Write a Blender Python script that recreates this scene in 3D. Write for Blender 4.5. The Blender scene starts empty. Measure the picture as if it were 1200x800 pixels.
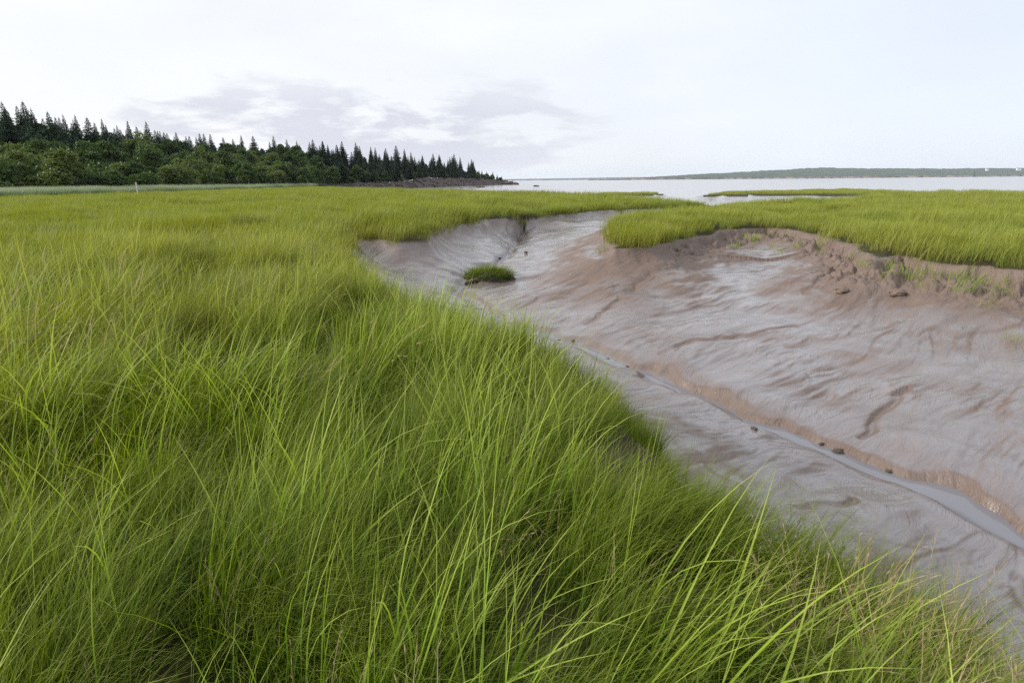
import bpy, math, random
import numpy as np
from mathutils import Vector

R = math.radians
rng = np.random.default_rng(7)
random.seed(7)
scene = bpy.context.scene
COL = scene.collection

# ------------------------------------------------------------------ camera
HC = 1.75                     # eye height above the marsh turf
LENS = 20.0
F = LENS / 36.0 * 1200.0      # focal length in photo pixels
HZ = 211.5                    # horizon row at picture centre
PITCH = math.atan((400 - HZ) / F)
ROLL = R(-0.52)
cp, sp_ = math.cos(PITCH), math.sin(PITCH)
FWD = np.array([0, cp, -sp_]); UP0 = np.array([0, sp_, cp]); RT0 = np.array([1.0, 0, 0])
RT = RT0 * math.cos(ROLL) + UP0 * math.sin(ROLL)
UP = UP0 * math.cos(ROLL) - RT0 * math.sin(ROLL)
CAM = np.array([0, 0, HC])

def ray(px, py):
    d = FWD * F + RT * (px - 600) + UP * (400 - py)
    return d / np.linalg.norm(d)
def G(px, py, z=0.0):
    """ground point (x, y) seen at a photo pixel, on height z"""
    d = ray(px, py)
    t = (z - HC) / d[2]
    p = CAM + d * t
    return (p[0], p[1])
def D(px, dist):
    """ground point at a photo column and a forward distance"""
    return ((px - 600) / F * dist * cp, dist)

cam_d = bpy.data.cameras.new("camera"); cam = bpy.data.objects.new("camera", cam_d); COL.objects.link(cam)
cam_d.lens = LENS; cam_d.sensor_width = 36; cam_d.clip_end = 60000; cam_d.clip_start = 0.05
from mathutils import Matrix
cam.matrix_world = Matrix(((RT[0], UP[0], -FWD[0], 0), (RT[1], UP[1], -FWD[1], 0), (RT[2], UP[2], -FWD[2], HC), (0, 0, 0, 1)))
scene.camera = cam

# ------------------------------------------------------------------ noise
def _hash(ix, iy, seed):
    h = (ix.astype(np.int64) * 374761393 + iy.astype(np.int64) * 668265263 + seed * 974634777) & 0xFFFFFFFF
    h = ((h ^ (h >> 13)) * 1274126177) & 0xFFFFFFFF
    h = h ^ (h >> 16)
    return (h & 0xFFFF).astype(np.float32) / 65535.0
def perlin(x, y, seed=0):
    x = np.asarray(x, np.float32); y = np.asarray(y, np.float32)
    xi = np.floor(x); yi = np.floor(y); fx = x - xi; fy = y - yi
    u = fx * fx * fx * (fx * (fx * 6 - 15) + 10); v = fy * fy * fy * (fy * (fy * 6 - 15) + 10)
    def g(ox, oy):
        a = _hash(xi + ox, yi + oy, seed) * (2 * np.pi)
        return np.cos(a) * (fx - ox) + np.sin(a) * (fy - oy)
    a = g(0, 0); b = g(1, 0); c = g(0, 1); d = g(1, 1)
    return ((a + (b - a) * u) + ((c + (d - c) * u) - (a + (b - a) * u)) * v) * 1.5
def fbm(x, y, seed=0, o=4, gain=0.5):
    s = 0; a = 1
    for i in range(o):
        s = s + a * perlin(x * 2 ** i, y * 2 ** i, seed + i * 17); a *= gain
    return s
def ridge(x, y, seed=0, o=3):
    s = 0; a = 1
    for i in range(o):
        s = s + a * (1 - 2 * np.abs(perlin(x * 2 ** i, y * 2 ** i, seed + i * 13))); a *= 0.5
    return s / 1.75
def sst(a, b, x):
    t = np.clip((x - a) / (b - a), 0, 1); return t * t * (3 - 2 * t)

def poly_dist(x, y, P, closed=False, want_t=False):
    P = np.array(P, float); n = len(P)
    d2 = np.full(x.shape, 1e18); tt = np.zeros(x.shape); tx = np.zeros(x.shape)
    for i in range(n if closed else n - 1):
        a = P[i]; b = P[(i + 1) % n]; ab = b - a; L2 = max(ab @ ab, 1e-9)
        t = np.clip(((x - a[0]) * ab[0] + (y - a[1]) * ab[1]) / L2, 0, 1)
        dd = (x - a[0] - t * ab[0]) ** 2 + (y - a[1] - t * ab[1]) ** 2
        m = dd < d2
        d2 = np.where(m, dd, d2)
        if want_t: tt = np.where(m, i + t, tt)
    return (np.sqrt(d2), tt) if want_t else np.sqrt(d2)
def inside(x, y, P):
    P = np.array(P, float); r = np.zeros(x.shape, bool); n = len(P)
    for i in range(n):
        x1, y1 = P[i]; x2, y2 = P[(i + 1) % n]
        if y1 == y2: continue
        c = ((y1 > y) != (y2 > y)) & (x < (x2 - x1) * (y - y1) / (y2 - y1) + x1)
        r ^= c
    return r

# ------------------------------------------------------------------ plan of the creek
LB = [(3.6, -4.0), (2.6, -1.0)]
LB += [G(*p, .25) for p in [(1330, 875), (1200, 772), (1100, 704), (1000, 652)]] + [G(900, 596, .17), G(812, 542, .10), G(750, 492, .04)]
LB += [G(*p, .0) for p in [(690, 442), (628, 404)]]
LB += [G(*p, .22) for p in [(560, 374), (512, 352)]] + [G(*p, .5) for p in [(480, 334), (456, 316), (422, 297), (392, 287)]]
LB += [G(*p, -.15) for p in [(404, 280), (440, 283), (470, 286), (497, 284), (507, 273), (540, 266), (575, 258), (620, 254.5), (680, 250.5), (735, 246.5)]]
LB += [G(785, 242.5, 0), D(838, 39.5), D(842, 48)]
RB = [(30, 4), (18, 11.0)]
RB += [G(*p, 0) for p in [(1350, 324), (1270, 316), (1200, 312), (1120, 306), (1060, 297), (1022, 299), (1006, 284), (960, 271), (900, 264), (850, 268), (800, 277),
                          (760, 286), (722, 287), (708, 274), (720, 262), (770, 252), (850, 242.5)]]
RB += [D(885, 38), D(900, 48)]
CHAN = LB + RB[::-1]
TH = [(13, 0.5)] + [G(px, py, z) for px, py, z in [(1300, 690, -1.78), (1200, 632, -1.75), (1100, 580, -1.72), (1000, 537, -1.68), (900, 497, -1.64), (820, 466, -1.6),
     (760, 442, -1.57), (700, 410, -1.53), (650, 396, -1.5), (602, 381, -1.45), (558, 364, -1.4), (541, 346, -1.36), (549, 325, -1.32), (590, 306, -1.25), (600, 293, -1.2), (622, 270, -1.12), (670, 263, -1.12), (720, 255, -1.2)]]
TH += [D(845, 38), D(870, 48)]
THZ = np.array([-1.8, -1.78, -1.75, -1.72, -1.68, -1.64, -1.6, -1.57, -1.53, -1.5, -1.45, -1.4, -1.36, -1.32, -1.25, -1.2, -1.12, -1.12, -1.2, -1.45, -1.75])
# seaward edge of the marsh
BAY = [D(392, 168), D(430, 132), D(480, 108), D(560, 88), D(640, 72), D(700, 58), D(760, 48), D(830, 39.5), D(880, 38), D(950, 40), D(1010, 47), D(1040, 62), D(1120, 64), D(1200, 62), D(1500, 62), D(2200, 60), D(2600, 900), D(-300, 2500), D(480, 1300), D(592, 600), D(560, 475), D(500, 370), D(440, 292), D(392, 232)]
ISLES = [[D(826, 104), D(850, 98), D(900, 102), D(960, 97), D(1030, 96), D(1060, 118), D(1000, 140), D(900, 128), D(850, 122)], [D(700, 112), D(760, 108), D(788, 112), D(770, 122), D(710, 124)]]
CRACKS = [[G(640, 264, -.95), G(618, 272, -1.1)], [G(603, 268, -.9), G(598, 276, -1.0), G(588, 288, -1.15)], [G(648, 268, -1.0), G(612, 279, -1.1), G(588, 292, -1.2)],
          [G(500, 328, -1.2), G(530, 331, -1.28), G(548, 330, -1.32)], [G(1186, 343, -.7), G(1152, 368, -1.0)], [G(930, 384, -1.2), G(870, 391, -1.2), G(800, 402, -1.3), G(770, 410, -1.35)],
          [G(760, 340, -1.1), G(715, 366, -1.3), G(690, 385, -1.45)], [G(985, 330, -.9), G(940, 352, -1.0)], [G(1060, 455, -1.45), G(1010, 512, -1.62)], [G(1000, 600, -1.6), G(930, 610, -1.5)]]

EXT = ([1.8, 3.0, 5, 9, 13], [.02, .42, .62, .55, .14])
def s_noise(x, y):
    return 0.55 * perlin(x / 5.5, y / 5.5, 3) * sst(14, 30, np.hypot(x, y)) + 0.22 * perlin(x / 1.3, y / 1.3, 4) + 0.09 * perlin(x / .42, y / .42, 5)

def terrain(x, y):
    x = np.asarray(x, float); y = np.asarray(y, float)
    dE = np.minimum(poly_dist(x, y, LB), poly_dist(x, y, RB))
    dL = poly_dist(x, y, LB); dR = poly_dist(x, y, RB)
    left = dL < dR
    ins = inside(x, y, CHAN)
    sd = np.where(ins, dE, -dE)
    nz = s_noise(x, y)
    sd = sd + nz * np.where(left, 0.55, 1.0)
    dT, tT = poly_dist(x + .28 * perlin(x / 1.9, y / 1.9, 93) + .10 * perlin(x / .6, y / .6, 94), y + .28 * perlin(x / 1.9 + 9, y / 1.9, 93), TH, want_t=True)
    zT = np.interp(tT, np.arange(len(TH)), THZ)
    dc = np.maximum(sd, 0)
    # marsh top
    rr = np.hypot(x, y)
    zm = 0.10 * fbm(x / 6, y / 6, 21, 3) + sst(10, 17, rr) * (.17 * fbm(x / 4.5, y / 4.5, 22, 3) + .10 * np.abs(perlin(x / 2.2, y / 2.2, 23))) + 0.07 * perlin(x / 0.9, y / 0.9, 24) * sst(25, 10, rr)
    zm = zm + 0.22 * np.exp(-((x - G(450, 262)[0]) ** 2 + (y - G(450, 262)[1]) ** 2) / 30.0) 
    zm = zm * (0.35 + 0.65 * sst(0, 1.5, -sd))
    # shoulders: right bank an eroded scarp, left bank a rounded grassy shoulder
    shL = -(0.62 - 0.34 * sst(9, 14, rr)) * sst(-0.35, 1.0, sd)
    scarp = (0.25 + 0.14 * perlin(x / 1.7, y / 1.7, 31)) * (.35 + .65 * sst(2.8, 6.2, x))
    shR = -scarp * sst(0.0, 0.16, sd) - 0.10 * sst(-.5, 0.0, sd)
    wl = sst(-1.5, 1.5, dR - dL)
    sh = shL * wl + shR * (1 - wl)
    t = dc / (dc + dT + 1e-6)
    gR = 0.86 * (1 - (1 - t) ** 2.2) + 0.14 * sst(0.76, 0.985, t)
    gL = 0.88 * (1 - (1 - t) ** (2.0 - .75 * sst(9, 15, rr))) + 0.12 * sst(0.86, 0.99, t)
    g = gL * wl + gR * (1 - wl)
    zc = sh + (zT - sh) * g
    m = sst(-0.25, 0.05, sd)
    z = zm + np.where(sd > -1.6, sh, 0) * 1.0
    z = z * (1 - m) + (zm * (1 - sst(0, .6, sd)) + zc) * m
    # mud relief
    inm = sst(0.05, 0.5, sd)
    keep = sst(0.15, 0.7, dT)
    ang = R(33.0)
    wx = x + 0.38 * perlin(x / 2.6, y / 2.6, 41) + .07 * perlin(x / .7, y / .7, 43); wy = y + 0.38 * perlin(x / 2.6, y / 2.6, 42) + .07 * perlin(x / .7, y / .7, 44)
    q = wx * math.cos(ang) + wy * math.sin(ang); c = -wx * math.sin(ang) + wy * math.cos(ang)
    big = fbm(q / 3.4, c / 1.3, 51, 3)
    rills = ridge(q / 2.6, c / 0.40, 55, 3)
    terr = ridge(q / 0.8 , c / 2.6, 58, 2)
    flow = fbm(q / 0.9, c / 0.14, 61, 3)
    far = sst(24, 9, rr)
    patch = sst(-.25, .5, perlin(x / 1.9, y / 1.9, 63))
    crease = np.exp(-(perlin(q / 2.9, c / .55, 65) / .05) ** 2) * sst(-.1, .3, perlin(x / 2.7, y / 2.7, 66))
    rel = 0.085 * big + 0.015 * rills * (0.2 + patch) + 0.008 * terr * (1 - .5 * patch) - .014 * crease + 0.014 * flow * far * (0.35 + patch)
    z = z + rel * inm * (0.25 + 0.75 * keep)
    # rounded terrace lips
    lip = perlin(q / 4.2, c / 1.2, 71) + .22 * perlin(q / .9, c / .5, 72)
    z = z - 0.022 * sst(0.06, 0.15, lip) * inm * keep * (.3 + .7 * sst(-.1, .3, perlin(x / 3.1, y / 3.1, 74)))
    # crumbling bank
    nb = sst(-0.05, 0.15, sd) * sst(1.9, 0.5, sd) * (1 - wl)
    crumb = np.abs(fbm(x / .45, y / .45, 81, 4)) - .35
    gul = ridge((-.87 * x + .5 * y) / .55 + .5 * perlin(x, y, 85), (.5 * x + .87 * y) / 1.6, 83, 3)
    z = z + nb * sst(2.8, 6.2, x) * (0.22 * crumb * sst(1.2, .3, sd) + 0.08 * crumb + 0.06 * gul)
    # cracks
    for ck in CRACKS:
        dk = poly_dist(x + .10 * perlin(x / .35, y / .35, 90), y + .10 * perlin(x / .35, y / .35, 91), ck)
        wdt = 0.028 + 0.0030 * rr
        z = z - (0.022 + .0016 * rr) * np.exp(-(dk / wdt) ** 2)
    # the little stream bed
    wob = dT + .22 * perlin(x / .9, y / .9, 95) + .06 * perlin(x / .25, y / .25, 96)
    near = sst(13, 9, rr)
    z = z - 0.13 * sst(0.32, 0.14, wob) * inm * (.35 + .65 * near)
    # bay
    bn = 1.6 * perlin(x / 9, y / 9, 11) + .6 * perlin(x / 2.2, y / 2.2, 12)
    dB = poly_dist(x, y, BAY, closed=True); sB = np.where(inside(x, y, BAY), dB, -dB) + bn * .8
    zb = -1.15 * sst(0, 1.2, sB) - 0.44 * sst(1.0, 24, sB) - 1.4 * sst(55, 150, sB) + .13 * fbm(x / 22, y / 7, 13, 3) * sst(.5, 3, sB)
    for isl in ISLES:
        dI = poly_dist(x, y, isl, closed=True); sI = np.where(inside(x, y, isl), dI, -dI) + 1.2 * perlin(x / 6, y / 6, 15)
        zb = zb + (-1.0 - zb) * sst(-.8, .8, sI); sB = np.where(sI > .6, -1.0, sB)
    mb = np.where(sB < -.99, sst(-.6, .3, np.where(inside(x, y, BAY), 1.0, -1.0)), sst(-.6, .3, sB))
    z = np.minimum(z, z * (1 - mb) + zb * mb + 0 * z)
    return dict(z=z, sd=sd, sB=sB, left=wl, dT=dT, lip=lip, patch=patch, inm=inm, big=big, dR=dR, dL=dL)

_RBa = np.array(RB, float)
_arc = np.concatenate([[0], np.cumsum(np.hypot(*np.diff(_RBa, axis=0).T))])
def poly_arc(x, y):
    _, t = poly_dist(x, y, RB, want_t=True)
    return np.interp(t, np.arange(len(RB)), _arc)

# ------------------------------------------------------------------ helpers
def nt_new(name):
    m = bpy.data.materials.new(name); m.use_nodes = True
    nt = m.node_tree; nt.nodes.clear(); return m, nt
def N(nt, t, **kw):
    n = nt.nodes.new(t)
    for k, v in kw.items():
        if k == 'ins':
            for a, b in v.items(): n.inputs[a].default_value = b
        else: setattr(n, k, v)
    return n
def L(nt, a, b): nt.links.new(a, b)
def ramp(nt, fac, stops, interp='LINEAR'):
    n = N(nt, 'ShaderNodeValToRGB'); n.color_ramp.interpolation = interp
    e = n.color_ramp.elements
    while len(e) < len(stops): e.new(0.5)
    for i, (p, c) in enumerate(stops):
        e[i].position = p; e[i].color = (c, c, c, 1) if isinstance(c, (int, float)) else (*c, 1)
    L(nt, fac, n.inputs[0]); return n.outputs[0]
def noise_n(nt, vec, scale, detail=4, rough=.55, dist=0.0):
    n = N(nt, 'ShaderNodeTexNoise', ins={'Scale': scale, 'Detail': detail, 'Roughness': rough, 'Distortion': dist})
    if vec is not None: L(nt, vec, n.inputs['Vector'])
    return n.outputs[0]
def mixc(nt, f, a, b, mode='MIX'):
    n = N(nt, 'ShaderNodeMix', data_type='RGBA', blend_type=mode)
    for s, v in ((0, f), (6, a), (7, b)):
        if hasattr(v, 'is_output'): L(nt, v, n.inputs[s])
        else: n.inputs[s].default_value = v if s == 0 else (*v, 1)
    return n.outputs[2]
def math_n(nt, op, a, b=None, c=None):
    n = N(nt, 'ShaderNodeMath', operation=op)
    for i, v in enumerate((a, b, c)):
        if v is None: continue
        if hasattr(v, 'is_output'): L(nt, v, n.inputs[i])
        else: n.inputs[i].default_value = v
    return n.outputs[0]

def mesh_np(name, verts, faces, mats=(), smooth=False, attrs=None, midx=None):
    """faces: (n,k) int array or list of arrays with equal k each"""
    me = bpy.data.meshes.new(name)
    verts = np.asarray(verts, np.float32)
    groups = faces if isinstance(faces, list) else [faces]
    groups = [np.asarray(f, np.int32) for f in groups if len(f)]
    me.vertices.add(len(verts)); me.vertices.foreach_set('co', verts.ravel())
    if groups:
        li = np.concatenate([f.ravel() for f in groups])
        tot = np.concatenate([np.full(len(f), f.shape[1], np.int32) for f in groups])
        st = np.concatenate([[0], np.cumsum(tot)[:-1]]).astype(np.int32)
        me.loops.add(len(li)); me.loops.foreach_set('vertex_index', li)
        me.polygons.add(len(tot)); me.polygons.foreach_set('loop_start', st)
        me.polygons.foreach_set('use_smooth', np.full(len(tot), bool(smooth)))
        if midx is not None: me.polygons.foreach_set('material_index', np.asarray(midx, np.int32))
    for k, v in (attrs or {}).items():
        v = np.asarray(v)
        if v.ndim == 2:
            a = me.attributes.new(k, 'FLOAT_VECTOR', 'POINT'); a.data.foreach_set('vector', v.astype(np.float32).ravel())
        elif v.dtype.kind == 'i':
            a = me.attributes.new(k, 'INT', 'POINT'); a.data.foreach_set('value', v.astype(np.int32))
        else:
            a = me.attributes.new(k, 'FLOAT', 'POINT'); a.data.foreach_set('value', v.astype(np.float32))
    for m in mats: me.materials.append(m)
    me.update(calc_edges=True)
    return me
def link(name, me, parent=None, loc=None):
    o = bpy.data.objects.new(name, me); COL.objects.link(o)
    if parent: o.parent = parent
    if loc is not None: o.location = loc
    return o
def tag(o, label=None, cat=None, group=None, kind=None):
    for k, v in (('label', label), ('category', cat), ('group', group), ('kind', kind)):
        if v: o[k] = v
    return o
def empty(name, loc, rz=0):
    o = bpy.data.objects.new(name, None); COL.objects.link(o); o.location = loc; o.rotation_euler[2] = rz
    o.empty_display_size = .2
    return o
def grid_faces(nu, nv):
    i = np.arange(nu - 1)[:, None] * nv + np.arange(nv - 1)[None, :]
    return np.stack([i, i + nv, i + nv + 1, i + 1], -1).reshape(-1, 4)

# ------------------------------------------------------------------ materials
def mat_ground():
    m, nt = nt_new("mud_and_turf")
    out = N(nt, 'ShaderNodeOutputMaterial'); b = N(nt, 'ShaderNodeBsdfPrincipled')
    geo = N(nt, 'ShaderNodeNewGeometry'); pos = geo.outputs['Position']
    sd = N(nt, 'ShaderNodeAttribute', attribute_name='sd').outputs['Fac']
    bank = N(nt, 'ShaderNodeAttribute', attribute_name='bank').outputs['Fac']
    lipa = N(nt, 'ShaderNodeAttribute', attribute_name='slope').outputs['Fac']
    # flow-aligned coordinates
    mp = N(nt, 'ShaderNodeMapping', ins={'Rotation': (0, 0, R(-33)), 'Scale': (1, 1, 1)}); L(nt, pos, mp.inputs['Vector'])
    wn = N(nt, 'ShaderNodeTexNoise', ins={'Scale': .9, 'Detail': 2}); L(nt, mp.outputs[0], wn.inputs['Vector'])
    wv = N(nt, 'ShaderNodeVectorMath', operation='MULTIPLY_ADD'); L(nt, wn.outputs['Color'], wv.inputs[0]); wv.inputs[1].default_value = (.9, .9, 0); L(nt, mp.outputs[0], wv.inputs[2])
    st = N(nt, 'ShaderNodeMapping', ins={'Scale': (.9, 8, 3)}); L(nt, wv.outputs[0], st.inputs['Vector'])
    n_st = noise_n(nt, st.outputs[0], 1.0, 5, .62)
    st2 = N(nt, 'ShaderNodeMapping', ins={'Scale': (2.6, 24, 9)}); L(nt, wv.outputs[0], st2.inputs['Vector'])
    n_st2 = noise_n(nt, st2.outputs[0], 1.0, 4, .6)
    n_big = noise_n(nt, wv.outputs[0], .75, 5, .6)
    n_fine = noise_n(nt, pos, 38, 4, .65)
    # wetness: gentle ground is wet and grey, steep faces and banks drain brown
    s1 = ramp(nt, lipa, [(0.15, 0.0), (0.42, 1.0)])
    dry = math_n(nt, 'ADD', math_n(nt, 'MULTIPLY', s1, .85), math_n(nt, 'MULTIPLY', bank, .75))
    dry = math_n(nt, 'ADD', dry, ramp(nt, math_n(nt, 'ADD', math_n(nt, 'MULTIPLY', n_big, .6), math_n(nt, 'MULTIPLY', n_st, .4)), [(0.49, -.0), (0.68, .55)]))
    dryc = N(nt, 'ShaderNodeClamp'); L(nt, dry, dryc.inputs[0]); dry = dryc.outputs[0]
    wetc = mixc(nt, n_st, (.145, .116, .113), (.248, .205, .200))
    dryc_ = mixc(nt, n_st2, (.120, .078, .058), (.220, .153, .120))
    col = mixc(nt, dry, wetc, dryc_)
    col = mixc(nt, ramp(nt, n_fine, [(.3, .35), (.55, 0.0)]), col, (.11, .08, .065))
    # turf under the grass: dark thatch
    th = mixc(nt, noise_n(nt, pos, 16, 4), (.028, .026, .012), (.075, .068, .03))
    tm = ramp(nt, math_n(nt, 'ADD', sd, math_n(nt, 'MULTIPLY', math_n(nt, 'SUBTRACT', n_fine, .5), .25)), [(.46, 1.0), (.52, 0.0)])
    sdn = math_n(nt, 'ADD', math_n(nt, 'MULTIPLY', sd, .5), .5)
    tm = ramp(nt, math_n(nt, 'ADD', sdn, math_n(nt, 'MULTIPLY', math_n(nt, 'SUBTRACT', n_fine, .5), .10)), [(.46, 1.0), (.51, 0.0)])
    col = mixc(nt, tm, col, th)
    L(nt, col, b.inputs['Base Color'])
    rough = math_n(nt, 'ADD', math_n(nt, 'MULTIPLY', dry, .36), math_n(nt, 'MULTIPLY', n_st2, .26))
    rough = math_n(nt, 'ADD', rough, .12)
    rough = math_n(nt, 'ADD', rough, math_n(nt, 'MULTIPLY', tm, .4))
    L(nt, rough, b.inputs['Roughness'])
    b.inputs['Specular IOR Level'].default_value = .75
    h = math_n(nt, 'ADD', math_n(nt, 'MULTIPLY', n_st, .9), math_n(nt, 'MULTIPLY', n_st2, .28))
    h = math_n(nt, 'ADD', h, math_n(nt, 'MULTIPLY', n_fine, .07))
    bp = N(nt, 'ShaderNodeBump', ins={'Strength': .8, 'Distance': .085}); L(nt, h, bp.inputs['Height']); L(nt, bp.outputs[0], b.inputs['Normal'])
    wet = math_n(nt, 'MULTIPLY', math_n(nt, 'SUBTRACT', 1.0, dry), math_n(nt, 'SUBTRACT', 1.0, tm))
    L(nt, math_n(nt, 'MULTIPLY_ADD', tm, -.65, .75), b.inputs['Specular IOR Level'])
    L(nt, math_n(nt, 'MULTIPLY', wet, .95), b.inputs['Coat Weight']); b.inputs['Coat Roughness'].default_value = .14; b.inputs['Coat IOR'].default_value = 1.6
    bp2 = N(nt, 'ShaderNodeBump', ins={'Strength': .35, 'Distance': .06}); L(nt, h, bp2.inputs['Height']); L(nt, bp2.outputs[0], b.inputs['Coat Normal'])
    L(nt, b.outputs[0], out.inputs[0]); return m

def mat_water(name, col, rough, bumps):
    m, nt = nt_new(name)
    out = N(nt, 'ShaderNodeOutputMaterial'); b = N(nt, 'ShaderNodeBsdfPrincipled')
    geo = N(nt, 'ShaderNodeNewGeometry')
    b.inputs['Base Color'].default_value = (*col, 1); b.inputs['Roughness'].default_value = rough; b.inputs['IOR'].default_value = 1.4
    mp = N(nt, 'ShaderNodeMapping', ins={'Scale': (bumps[0], bumps[1], 1)}); L(nt, geo.outputs['Position'], mp.inputs['Vector'])
    bp = N(nt, 'ShaderNodeBump', ins={'Strength': bumps[2], 'Distance': bumps[3]}); L(nt, noise_n(nt, mp.outputs[0], 1, 4, .6), bp.inputs['Height']); L(nt, bp.outputs[0], b.inputs['Normal'])
    L(nt, b.outputs[0], out.inputs[0]); return m

def mat_leafy(name, dark, light, tip=None, trans=.35, patch=None, rough=.5, spec=.2):
    """foliage / grass: colour varies per blade (attribute 'rnd'), per patch of ground and along the blade ('tv')"""
    m, nt = nt_new(name)
    out = N(nt, 'ShaderNodeOutputMaterial'); b = N(nt, 'ShaderNodeBsdfPrincipled')
    geo = N(nt, 'ShaderNodeNewGeometry'); oi = N(nt, 'ShaderNodeObjectInfo')
    r = N(nt, 'ShaderNodeAttribute', attribute_name='rnd').outputs['Fac']
    f = math_n(nt, 'ADD', math_n(nt, 'MULTIPLY', r, .6), math_n(nt, 'MULTIPLY', oi.outputs['Random'], .4))
    col = mixc(nt, f, dark, light)
    if patch:
        sc, pc, lo, hi, amt = patch
        p = noise_n(nt, geo.outputs['Position'], sc, 3, .55)
        col = mixc(nt, math_n(nt, 'MULTIPLY', ramp(nt, p, [(lo, 0.0), (hi, 1.0)]), amt), col, pc)
        p2 = noise_n(nt, geo.outputs['Position'], .075, 4, .6)
        col = mixc(nt, ramp(nt, p2, [(.53, 0.0), (.66, .42)]), col, (.055, .115, .018))
        p3 = noise_n(nt, geo.outputs['Position'], .11, 4, .6, .5)
        col = mixc(nt, ramp(nt, p3, [(.54, 0.0), (.66, .5)]), col, (.30, .30, .085))
        zone = N(nt, 'ShaderNodeAttribute', attribute_name='zone', attribute_type='INSTANCER').outputs['Fac']
        lime = math_n(nt, 'MULTIPLY', math_n(nt, 'FLOOR', math_n(nt, 'MULTIPLY', zone, .5)), .05)
        zone = math_n(nt, 'FLOORED_MODULO', zone, 2.0)
        col = mixc(nt, lime, col, mixc(nt, r, (.17, .19, .035), (.37, .365, .085)))
        col = mixc(nt, math_n(nt, 'MULTIPLY', zone, .36), col, mixc(nt, r, (.16, .15, .035), (.32, .235, .075)))
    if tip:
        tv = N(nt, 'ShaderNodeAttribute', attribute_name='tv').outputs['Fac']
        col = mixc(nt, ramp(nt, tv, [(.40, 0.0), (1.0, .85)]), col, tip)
    L(nt, col, b.inputs['Base Color']); b.inputs['Roughness'].default_value = rough; b.inputs['Specular IOR Level'].default_value = spec
    if trans > 0:
        t = N(nt, 'ShaderNodeBsdfTranslucent')
        tc = N(nt, 'ShaderNodeHueSaturation', ins={'Saturation': 1.15, 'Value': 1.35}); L(nt, col, tc.inputs['Color']); L(nt, tc.outputs[0], t.inputs[0])
        mx = N(nt, 'ShaderNodeMixShader', ins={0: trans}); L(nt, b.outputs[0], mx.inputs[1]); L(nt, t.outputs[0], mx.inputs[2]); L(nt, mx.outputs[0], out.inputs[0])
    else: L(nt, b.outputs[0], out.inputs[0])
    return m

def mat_noise(name, c1, c2, scale, rough=.8, bump=0.0, aniso=(1, 1, 1), c3=None):
    m, nt = nt_new(name)
    out = N(nt, 'ShaderNodeOutputMaterial'); b = N(nt, 'ShaderNodeBsdfPrincipled')
    tc = N(nt, 'ShaderNodeNewGeometry')
    mp = N(nt, 'ShaderNodeMapping', ins={'Scale': aniso}); L(nt, tc.outputs['Position'], mp.inputs['Vector'])
    n = noise_n(nt, mp.outputs[0], scale, 5, .6)
    col = mixc(nt, ramp(nt, n, [(.35, 0.0), (.65, 1.0)]), c1, c2)
    if c3:
        col = mixc(nt, ramp(nt, noise_n(nt, mp.outputs[0], scale * .37, 3), [(.52, 0.0), (.6, 1.0)]), col, c3)
    L(nt, col, b.inputs['Base Color']); b.inputs['Roughness'].default_value = rough
    if bump:
        bp = N(nt, 'ShaderNodeBump', ins={'Strength': .8, 'Distance': bump}); L(nt, n, bp.inputs['Height']); L(nt, bp.outputs[0], b.inputs['Normal'])
    L(nt, b.outputs[0], out.inputs[0]); return m

M_ground = mat_ground()
M_bay = mat_water("bay_water", (.30, .27, .27), .12, (.35, 1.1, .35, .06))
M_creek = mat_water("creek_water", (.21, .205, .225), .03, (5, 5, .12, .01))
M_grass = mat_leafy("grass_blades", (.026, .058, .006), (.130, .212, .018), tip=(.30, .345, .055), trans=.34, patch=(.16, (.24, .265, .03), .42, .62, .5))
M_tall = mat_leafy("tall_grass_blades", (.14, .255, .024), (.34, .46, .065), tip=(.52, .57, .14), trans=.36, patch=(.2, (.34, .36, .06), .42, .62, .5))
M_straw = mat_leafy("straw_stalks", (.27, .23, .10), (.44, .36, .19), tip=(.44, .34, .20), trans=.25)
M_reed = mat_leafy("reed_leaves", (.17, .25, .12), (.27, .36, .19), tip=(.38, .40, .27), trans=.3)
M_spruce = mat_leafy("spruce_needles", (.018, .038, .020), (.045, .078, .038), trans=.10, rough=.6, spec=.2)
M_broad = mat_leafy("broad_leaves", (.036, .066, .016), (.088, .135, .030), trans=.28, rough=.5, spec=.25)
M_broad_l = mat_leafy("light_broad_leaves", (.08, .115, .026), (.15, .195, .045), trans=.28, rough=.5, spec=.25)
M_bark = mat_noise("bark", (.07, .055, .045), (.13, .11, .095), 6, .9)
M_birch = mat_noise("pale_bark", (.45, .43, .40), (.60, .58, .55), 5, .8)
M_cliff = mat_noise("red_cliff_rock", (.045, .033, .028), (.20, .14, .12), .75, .85, .3, (1, 1, 2.6), (.06, .05, .045))
M_hill = mat_noise("forest_floor", (.018, .030, .012), (.04, .055, .02), .5, .95)
M_farwood = mat_noise("far_woodland", (.022, .045, .026), (.055, .085, .042), .011, .95, 6.0)
M_farcliff = mat_noise("far_cliff", (.17, .125, .11), (.27, .21, .185), .012, .9, 0, (1, 1, .3), (.10, .10, .06))
M_clod = mat_noise("dark_mud", (.05, .035, .028), (.11, .08, .065), 14, .55, .02)
M_clodbrown = mat_noise("brown_mud", (.14, .10, .078), (.22, .16, .13), 14, .7, .02)
M_white = mat_noise("white_paint", (.78, .78, .76), (.84, .84, .82), .5, .6)
M_roof = mat_noise("grey_shingle", (.18, .18, .19), (.26, .25, .25), .6, .8)
M_glassdk = mat_noise("dark_glass", (.03, .035, .04), (.05, .055, .06), .4, .15)
M_wood = mat_noise("weathered_wood", (.50, .48, .44), (.66, .64, .60), 8, .8)
M_sand = mat_noise("pale_mud", (.36, .29, .25), (.48, .40, .36), .6, .6)

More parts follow.
